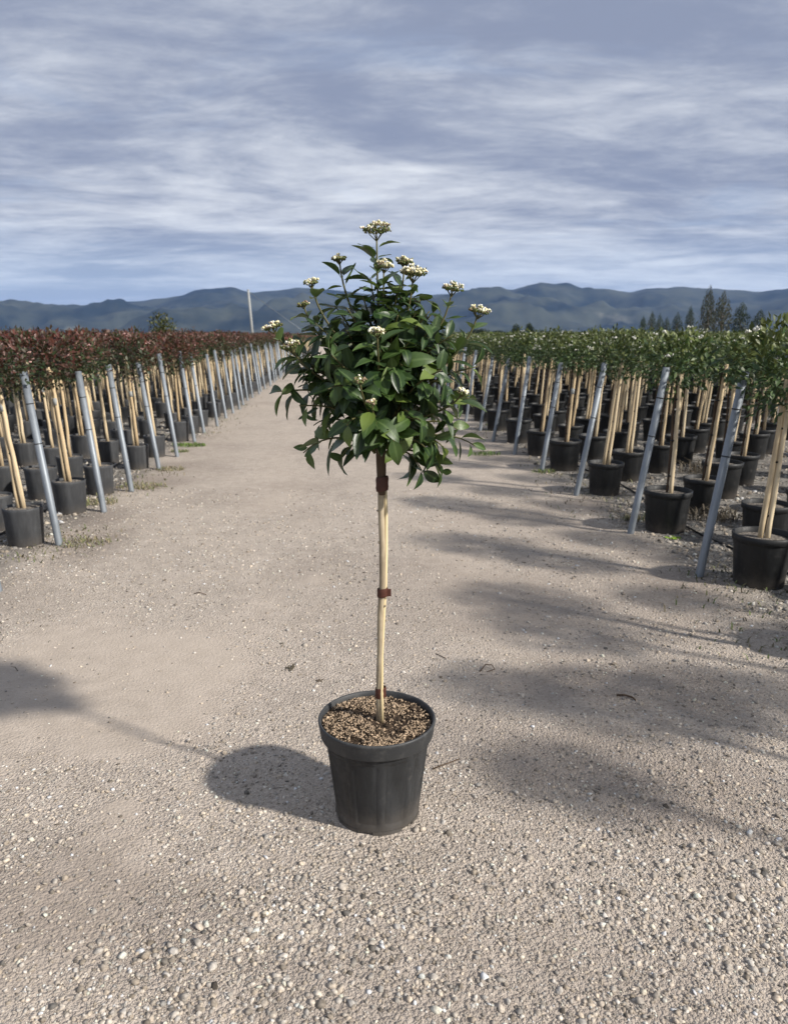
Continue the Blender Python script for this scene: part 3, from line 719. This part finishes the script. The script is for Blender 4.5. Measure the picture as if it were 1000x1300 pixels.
def standard(p, side, lean, label, group, detail, i):
    root = thing('white_flowered_standard' if side == 'R' else 'red_leaved_standard', label, 'potted tree', (p.x, p.y, zg(p) - .004), group)
    sgn = 1 if side == 'R' else -1
    # the plant leans away from the track with its stake
    Rl = Matrix.Rotation(R(lean + random.uniform(-2, 2))*sgn, 4, Vector((U.x, U.y, 0))) @ Matrix.Rotation(random.uniform(-.05, .05), 4, 'X')
    Rz = Matrix.Rotation(random.uniform(0, 6.28), 4, 'Z')
    def put(name, me, M): o = link(name, me, root); o.matrix_local = M; return o
    Rz = Rz @ Matrix.Scale(random.uniform(.94, 1.06), 4)
    put('pot', POT_R if side == 'R' else POT_L, Rz)
    if detail > 0: put('soil', SOIL_R if side == 'R' else SOIL_L, Rz)
    base = Matrix.Translation((0, 0, .25)) @ Rl @ Matrix.Translation((0, 0, -.25))
    put('stake', STAKES[i % 3], base @ Matrix.Scale(random.uniform(.96, 1.04), 4, Vector((0,0,1))))
    if detail > 0 and random.random() < .3: put('stake', STAKES[(i+1) % 3], base @ Matrix.Translation((-.045, .01, 0)) @ Matrix.Rotation(.02, 4, 'Y'))
    if detail > 0: put('trunk', STEMS[i % 3], base)
    if detail > 0:
        for z in (.45, .72, .98) if detail > 1 else (.6, .95): put('tie', TIE, base @ Matrix.Translation((.008, 0, z + random.uniform(-.05, .05))))
    if detail > 1 and random.random() < .25: put('tape_band', LABEL_TAPE, base @ Matrix.Translation((.016, -.012, random.uniform(.85, 1.12))))
    sc_ = random.uniform(.78, 1.16); cz = (1.285 if side == 'R' else 1.27) + random.uniform(-.04, .05)
    C = base @ Matrix.Translation((0, 0, cz)) @ Rz @ Matrix.Diagonal((sc_, sc_, sc_*random.uniform(.92, 1.18), 1))
    cr = put('crown', random.choice(RED_CROWNS if side == 'L' else GREEN_CROWNS), C)
    if detail > 0 and random.random() < .85:
        o = link('blossom', (PINK_BLOSSOM if side == 'L' else WHITE_BLOSSOM)[i % 3], cr); o['kind'] = 'stuff'
    return root
def in_view(p, margin=.5):
    return p.y > .8 and abs(p.x) < p.y*.5155*1.027 + margin
# post positions along each edge: those seen, then on at the same spacing
Ls = [a[0] for a in Lst]; Rs = [a[0] for a in Rst]
dL = (Ls[-1]-Ls[0])/(len(Ls)-1); dR = (Rs[-1]-Rs[0])/(len(Rs)-1)
while Ls[-1] < 46: Ls.append(Ls[-1] + dL)
while Rs[-1] < 46: Rs.append(Rs[-1] + dR)
Rs = [Rs[0] - k*dR for k in (2.5, 1.95, 1)] + Rs
Ls = [Ls[0]-2*dL, Ls[0]-dL] + Ls
print('spacing', dL, dR, len(Ls), len(Rs))
POSTS = [MB().tube([(0,0,-.05), (0,0,.012), (0,0,1.24)], .026, 16).mesh('steel_post', M_galv)]
def posts(ss, tt, side, lean, edge_t):
    vis = 0
    for k, s in enumerate(ss):
        tq = edge_t[k] if k < len(edge_t) else tt + random.uniform(-.05, .05)
        p = st(s, tq)
        if not in_view(p, .3): continue
        name_side = 'left' if side == 'L' else 'right'
        if vis < 18: lab = f'{ORD[vis]} leaning grey steel post from the front along the {name_side} edge of the track'; g = None
        else: lab = f'leaning grey steel post far along the {name_side} edge, beyond the eighteenth'; g = f'far posts on the {name_side}'
        o = link('steel_post', POSTS[0], None, (p.x, p.y, zg(p)), None, lab, 'post', f'steel posts along the {name_side} edge')
        sg = 1 if side == 'R' else -1
        o.rotation_mode = 'QUATERNION'
        o.rotation_quaternion = Quaternion(Vector((U.x, U.y, 0)), R(lean + random.uniform(-1.2, 1.2))*sg) @ Quaternion(Vector((N.x, N.y, 0)), R(random.uniform(-2.5, 1)))
        o.scale = (1, 1, random.uniform(.96, 1.05)); vis += 1
        # a wire collar near the top is part of each near post
        if vis < 9:
            for z in (1.02, .74):
                c = link('wire_collar', TIE, o); c.location = (0, 0, z); c.scale = (1.33, 1.33, .5)
posts(Ls, TL, 'L', 6.5, [TL, TL] + [a[1] for a in Lst]); posts(Rs, TR, 'R', 8.5, [TR]*3 + [a[1] for a in Rst])

def field(side, ss, tt, first, pitch, lean):
    sg = 1 if side == 'R' else -1; items = []
    ss = list(ss); d0 = ss[-1]-ss[-2]
    while ss[-1] < 88: ss.append(ss[-1] + d0)
    nv = -1; off = 0
    for k, s in enumerate(ss):
        pst = in_view(st(s, tt), .3); nv += 1 if pst else 0
        for j in range(90):
            t_ = tt + sg*(first + j*pitch) - (.32 if side == 'R' and s < 2.6 else 0); q = st(s + (.5*d0 if j % 2 else 0) + random.uniform(-.16, .16) + (.06 if side == 'L' else -.02), t_ + random.uniform(-.09, .09)*(j > 0))
            if in_view(q, .45) or (side == 'R' and j < 4 and q.y > -.6 and q.y < 7): items.append((q.length, q, nv if pst else -1, j))
    items.sort(key=lambda a: a[0]); return items
def label_for(side, row, j):
    if row < 0: return f"{'red-leaved' if side == 'L' else 'green white-flowered'} potted standard at the very edge of the picture, closest to the camera", 'standards at the picture edge'
    kind = 'red-leaved' if side == 'L' else 'green white-flowered'; where = 'left' if side == 'L' else 'right'
    if row < 18 and j < 20:
        return (f'{kind} potted standard by the {ORD[row]} {where} post, ' + ('nearest the track' if j == 0 else f'{ORD[j]} in from the track')), f'{kind} standards in the {where} field'
    if row < 18: return f'{kind} potted standard deep inside the {where} field, near its front', f'{kind} standards deep in the {where} field'
    return f'{kind} potted standard far down the {where} field, beyond the eighteenth post', f'{kind} standards far down the {where} field'
def far_trees(name, items, side, label):
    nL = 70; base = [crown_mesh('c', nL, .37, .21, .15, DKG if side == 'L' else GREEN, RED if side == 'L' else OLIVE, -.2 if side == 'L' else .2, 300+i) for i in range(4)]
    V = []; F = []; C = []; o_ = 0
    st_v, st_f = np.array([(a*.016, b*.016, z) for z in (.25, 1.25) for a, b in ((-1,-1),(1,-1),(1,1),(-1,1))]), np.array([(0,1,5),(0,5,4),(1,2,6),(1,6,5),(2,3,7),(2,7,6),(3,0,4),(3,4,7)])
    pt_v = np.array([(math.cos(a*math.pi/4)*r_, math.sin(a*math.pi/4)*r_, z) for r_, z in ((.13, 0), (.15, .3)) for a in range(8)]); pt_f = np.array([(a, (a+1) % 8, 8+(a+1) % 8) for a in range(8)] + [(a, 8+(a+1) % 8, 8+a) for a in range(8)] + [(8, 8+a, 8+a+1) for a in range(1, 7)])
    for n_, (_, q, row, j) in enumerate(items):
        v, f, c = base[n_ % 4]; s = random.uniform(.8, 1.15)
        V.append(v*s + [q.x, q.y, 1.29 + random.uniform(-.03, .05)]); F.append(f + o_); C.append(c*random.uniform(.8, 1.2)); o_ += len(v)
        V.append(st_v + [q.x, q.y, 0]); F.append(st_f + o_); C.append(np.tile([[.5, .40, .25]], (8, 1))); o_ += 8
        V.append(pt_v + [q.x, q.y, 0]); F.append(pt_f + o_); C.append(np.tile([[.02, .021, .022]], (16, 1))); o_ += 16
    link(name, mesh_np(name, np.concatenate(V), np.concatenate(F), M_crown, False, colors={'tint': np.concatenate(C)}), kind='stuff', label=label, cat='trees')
for side, ss, tt, first, pitch, lean in (('L', Ls, TL, .26, .46, 3.5), ('R', Rs, TR, .30, .50, 3.0)):
    items = field(side, ss, tt, first, pitch, lean); print(side, len(items))
    for i, (dist, q, row, j) in enumerate(items[:300]):
        lab, grp = label_for(side, row, j)
        standard(q, side, lean, lab, grp, 2 if dist < 10 else (1 if dist < 20 else 0), i)
    rest = [a for a in items[300:] if a[0] < 40 or random.random() < .6]
    print('rest', len(rest))
    far_trees('distant_standards', rest, side, 'mass of ' + ('red-leaved' if side == 'L' else 'green') + ' standards at the far end of the ' + ('left' if side == 'L' else 'right') + ' field')

# drip hoses along the edge rows
def hose(side, tt, label):
    pts = [];
    for s in np.arange(3.0, 40, .35):
        p = st(s, tt + .06*math.sin(s*1.9)); pts.append(Vector((p.x, p.y, zg(p) + .008)))
    link('drip_hose', MB().tube(pts, .008, 6).mesh('drip_hose', M_black), None, None, None, label, 'hose')
hose('R', TR + .55, 'thin black drip hose on the gravel between the right hand pots')
hose('L', TL - .50, 'thin black drip hose on the ground between the left hand pots')

# ------------------------------------------------------------------ weeds, twigs, clods
def tuft(name, p, n, h, spread, pal, label, cat='weed', flat=False, group=None):
    V = []; F = []; C = []
    for k in range(n):
        a = random.uniform(0, 6.28); r_ = spread*math.sqrt(random.random()); x, y = r_*math.cos(a), r_*math.sin(a)*.7
        hh = h*random.uniform(.4, 1.1); b = random.uniform(0, 6.28); ln = Vector((math.cos(b), math.sin(b), 0)); wv = Vector((-ln.y, ln.x, 0))*(.0035 if not flat else hh*.32)
        z = zg(Vector((p.x+x, p.y+y, 0))) - p.z
        b0 = Vector((x, y, z-.004)); m = b0 + UP*hh*(.6 if not flat else .35) + ln*hh*.25; e = b0 + UP*hh*(.85 if not flat else .30) + ln*hh*.75
        o_ = len(V); V += [b0-wv*.6, b0+wv*.6, m+wv, m-wv, e]; F += [(o_, o_+1, o_+2), (o_, o_+2, o_+3), (o_+3, o_+2, o_+4)]
        c = random.choice(pal); q = random.uniform(.7, 1.3); C += [(c[0]*q, c[1]*q, c[2]*q)]*5
    me = mesh_np(name, [tuple(v) for v in V], F, M_grass, False, colors={'tint': np.array(C)})
    return link(name, me, None, p, None, label, cat, group)
def gpz(px, py): p = gp(px, py); p.z = zg(p); return p
FRESH = [(.10,.17,.03),(.14,.20,.04),(.08,.14,.03)]; DRYG = [(.22,.19,.10),(.17,.17,.07),(.12,.14,.05),(.28,.23,.14)]
tuft('grass_tuft', gpz(240,566), 420, .055, .24, FRESH, 'bright green grass patch at the foot of the sixth left post')
tuft('grass_tuft', gpz(228,574), 160, .05, .12, FRESH+DRYG, 'small sparse green patch just left of the bright grass')
tuft('weed', gpz(853,683), 90, .035, .055, [(.16,.26,.03),(.20,.30,.04)], 'bright green low weed against the front right black pot', flat=True)
tuft('weed', gpz(120,640), 240, .06, .22, DRYG, 'dry olive weeds beside the front left post')
tuft('weed', gpz(180,618), 260, .05, .26, DRYG, 'dry weeds between the second and third visible left posts')
tuft('weed', gpz(215,596), 160, .05, .18, DRYG, 'low brown weeds right of the third left post')
tuft('weed', gpz(803,660), 120, .06, .10, DRYG, 'olive weeds behind the foot of the second right post')
tuft('weed', gpz(690,600), 130, .06, .14, FRESH+DRYG, 'small green weeds behind the fourth right post')
tuft('weed', gpz(615,577), 160, .07, .20, FRESH, 'green weeds at the far right edge beside the crown')
tuft('weed', gpz(105,690), 150, .05, .20, DRYG, 'sparse dry weeds at the left edge, closest to the camera')
tuft('weed', gpz(890,600), 200, .18, .25, [(.10,.085,.06),(.16,.13,.09)], 'wiry dry brown stalks among the right hand pots')
tuft('weed', gpz(905,660), 170, .16, .20, [(.10,.085,.06),(.16,.13,.09)], 'wiry dry stalks right of the front right pot')
def ground_cover():
    V = []; F = []; C = []
    for k in range(5200):
        s = 3.2*(34/3.2)**random.random(); left = random.random() < .5
        t_ = (TL - random.gauss(.10, .22)) if left else (TR + random.gauss(.25, .30)); p = st(s, t_)
        if float(vnoise(np.array([p.x*1.1]), np.array([p.y*1.1]), 5)[0]) < .52: continue
        h = random.uniform(.012, .05); a = random.uniform(0, 6.28); d = Vector((math.cos(a), math.sin(a), 0)); wv = Vector((-d.y, d.x, 0))*.004
        p.z = zg(p) - .003; o_ = len(V); V += [p-wv, p+wv, p + UP*h*.6 + d*h*.3 + wv, p + UP*h*.6 + d*h*.3 - wv, p + UP*h*.8 + d*h]; F += [(o_, o_+1, o_+2), (o_, o_+2, o_+3), (o_+3, o_+2, o_+4)]
        c = random.choice([(.20,.17,.10),(.13,.13,.06),(.10,.085,.06),(.10,.13,.04)]); q = random.uniform(.6, 1.2); C += [(c[0]*q, c[1]*q, c[2]*q)]*5
    link('edge_weeds', mesh_np('edge_weeds', [tuple(v) for v in V], F, M_grass, False, colors={'tint': np.array(C)}), kind='stuff', label='sparse dry weeds and litter along both edges of the track', cat='weeds')
ground_cover()
def twig(pix, r_, label):
    pts = []
    for (px, py, dz) in pix: p = gpz(px, py); p.z += r_ + dz; pts.append(p)
    o0 = pts[0].copy()
    link('twig', MB().tube([p - o0 for p in pts], [r_*(1 - .4*i/len(pts)) for i in range(len(pts))], 6).mesh('twig', M_bark), None, o0, None, label, 'twig')
twig([(549,978,0),(560,975,.004),(574,971,.006),(583,966,.003)], .0028, 'short dark twig on the gravel right of the charcoal pot')
twig([(609,852,0),(616,847,.012),(624,848,.014),(628,851,.004),(618,853,.002)], .0028, 'curled dark twig on the track behind and right of the pot')
twig([(782,885,0),(792,886,.004),(803,889,.002),(806,892,0)], .005, 'thick dark stick lying on the shaded right side')
twig([(553,829,0),(560,833,.003),(567,836,.001)], .002, 'tiny dark twig behind the pot, upper right')
twig([(246,753,0),(253,752,.004),(262,755,.002)], .003, 'tiny dark twig on the left half of the track')
def clod(px, py, r_, label, c):
    p = gpz(px, py); n = 26; q = rng.normal(0, r_*.5, (n, 3)); q[:, 2] = np.abs(q[:, 2])*.25
    link('clod', stones('clod', q, rng.uniform(r_*.14, r_*.34, n), np.full(n, .6), np.array([c])*rng.uniform(.6, 1.3, (n, 1)), M_stone), None, p, None, label, 'clod')
clod(369, 847, .028, 'dark crumbly earth clod on the track left of the stem', (.10,.085,.06))
clod(387, 831, .016, 'small pale grey clod behind the dark one', (.36,.33,.29))
clod(358, 816, .012, 'tiny dark clod farthest back left of the stem', (.10,.09,.07))
clod(405, 862, .016, 'brown clod just behind the pot rim', (.15,.12,.09))

# ------------------------------------------------------------------ trees beyond the fields, the pole
def big_crown(name, n, dims, leaf, pal, seed, ragged=.3): return to_mesh(name, crown_mesh(name, n, 1, 1, leaf, pal, pal, 0, seed, ragged))
def tree(name, px, top, wpx, Y, pal, label, kind, seed, group=None):
    base = gp(500, 640); x = ray(px, 425).x/ray(px, 425).y*Y
    H = CAMZ + (425 - top)/FPX*Y/1.0266*1.03; wd = wpx/FPX*Y
    root = thing(name, label, 'tree', (x, Y, -.09), group)
    mb = MB().tube([(0,0,-.05), (.02*H, 0, H*.3), (0, .01*H, H*.62)], [.045*H*.6, .035*H*.6, .012*H], 8)
    for k in range(5):
        a = k*1.3 + seed; z = H*(.25 + .08*k); mb.tube([(0,0,z), (math.cos(a)*wd*.25, math.sin(a)*wd*.25, z + H*.14)], [.012*H, .004*H], 5)
    link('trunk', mb.mesh('trunk', M_bark_far), root)
    if kind == 'column':
        v, f, c = crown_mesh('c', 1500, 1, 1, .16, pal, pal, 0, seed, .2)
        z01 = np.clip((v[:, 2]+1)/2, 0, 1.05); sh = .25 + .75*np.sin(np.pi*np.clip(z01, 0, 1)**.8)**.6
        v = np.stack([v[:, 0]*wd*.5*sh*1.1, v[:, 1]*wd*.5*sh*1.1, .06*H + z01*H*.95], 1)
    else:
        vs_, fs_, cs_ = [], [], []; o_ = 0; r2 = random.Random(seed)
        for k in range(9):
            v, f, c = crown_mesh('c', 330, 1, 1, .30, pal, pal, 0, seed*13+k, .3)
            cc_ = np.array([r2.uniform(-.30, .30)*wd, r2.uniform(-.3, .3)*wd, H*r2.uniform(.42, .80)]) if k else np.array([0, 0, H*.82])
            vs_.append(v*np.array([wd*.27, wd*.27, H*.19]) + cc_); fs_.append(f + o_); cs_.append(c*r2.uniform(.8, 1.2)); o_ += len(v)
        v, f, c = np.concatenate(vs_), np.concatenate(fs_), np.concatenate(cs_)
    link('crown', to_mesh('crown', (v, f, c)), root)
CYP = [(.018,.034,.016),(.028,.046,.020),(.014,.026,.013)]; BR = [(.05,.06,.03),(.07,.06,.035),(.04,.05,.025)]
for i, (px, top, wp) in enumerate([(815,402,9),(826,397,9),(836,400,9),(845,404,9),(858,398,12),(874,391,11)]):
    tree('cypress_tree', px, top, wp, 200+i*2, CYP, ['leftmost dark column tree of the row below the hills on the right','second dark column tree from the left in the far row','third dark column tree from the left in the far row','shortest dark column tree, fourth in the far row','wide dark column tree, fifth in the far row','tallest dark column tree, beside the big tree at the right'][i], 'column', 60+i, 'row of column trees far right')
tree('tall_tree', 896, 368, 18, 95, BR, 'tall brownish green tree rising at the right edge of the field', 'column', 71)
tree('tall_tree', 914, 374, 22, 99, BR, 'wide dark tree behind the right field, just right of the brownish tree', 'column', 72)
tree('tall_tree', 938, 386, 20, 104, CYP, 'lower dark tree, third from the brownish tree behind the right field', 'column', 74)
tree('tall_tree', 962, 394, 18, 108, CYP, 'last dark tree at the far right behind the field', 'column', 75)
tree('olive_tree', 204, 397, 44, 34, [(.075,.085,.020),(.10,.10,.03),(.055,.06,.02)], 'olive green round tree rising above the red crowns on the left', 'round', 73)
for i, (px, top, wp) in enumerate([(606,417,30),(632,419,26),(655,412,16),(671,410,14),(690,420,22)]):
    tree('broadleaf_tree', px, top, wp, 150+i*3, CYP, ['dark round tree just right of the crown on the horizon','second low dark tree on the horizon right of the crown','narrow dark tree on the horizon, third right of the crown','narrow dark tree on the horizon, fourth right of the crown','last low dark tree on the horizon, right of the narrow pair'][i], 'round', 80+i, 'dark trees on the horizon')
Yp = 80.0; a = at(322, 437, Yp); a.z = -.09; b = at(315, 368, Yp)
pole = thing('utility_pole', 'pale leaning concrete pole standing against the hills left of the crown', 'pole', a)
link('shaft', MB().tube([(0,0,-.2), (b-a)*.5, b-a], [.15, .13, .11], 12).mesh('shaft', M_concrete), pole)
link('cap', MB().tube([(b-a) - UP*.02, (b-a) + UP*.05], [.125, .10], 12).mesh('cap', M_concrete), pole)
g_end = at(420, 440, Yp) - a; g_end.z = 0
link('guy_wire', MB().tube([(b-a)*.98, (b-a)*.5 + g_end*.5 - UP*.1, g_end], .025, 6).mesh('guy_wire', M_galv), pole)

# ------------------------------------------------------------------ haze
def m_haze(t, b):
    out = [x for x in t.n if x.type == 'OUTPUT_MATERIAL'][0]; t.n.remove(b)
    v = t.node('ShaderNodeVolumePrincipled'); v.inputs['Color'].default_value = (.30, .51, 1.0, 1); v.inputs['Density'].default_value = 6.2e-5; v.inputs['Anisotropy'].default_value = 0.0
    t.l.new(v.outputs[0], out.inputs['Volume'])
M_haze = material('haze', m_haze)
top_h = float(hz_.max()) + 20
hz = MB().box((0, 0, (top_h - 12)/2), (2*S + 400, 2*S + 400, top_h + 12))
link('haze', hz.mesh('haze', M_haze), kind='stuff', label='thin bluish haze over the plain and hills', cat='haze')
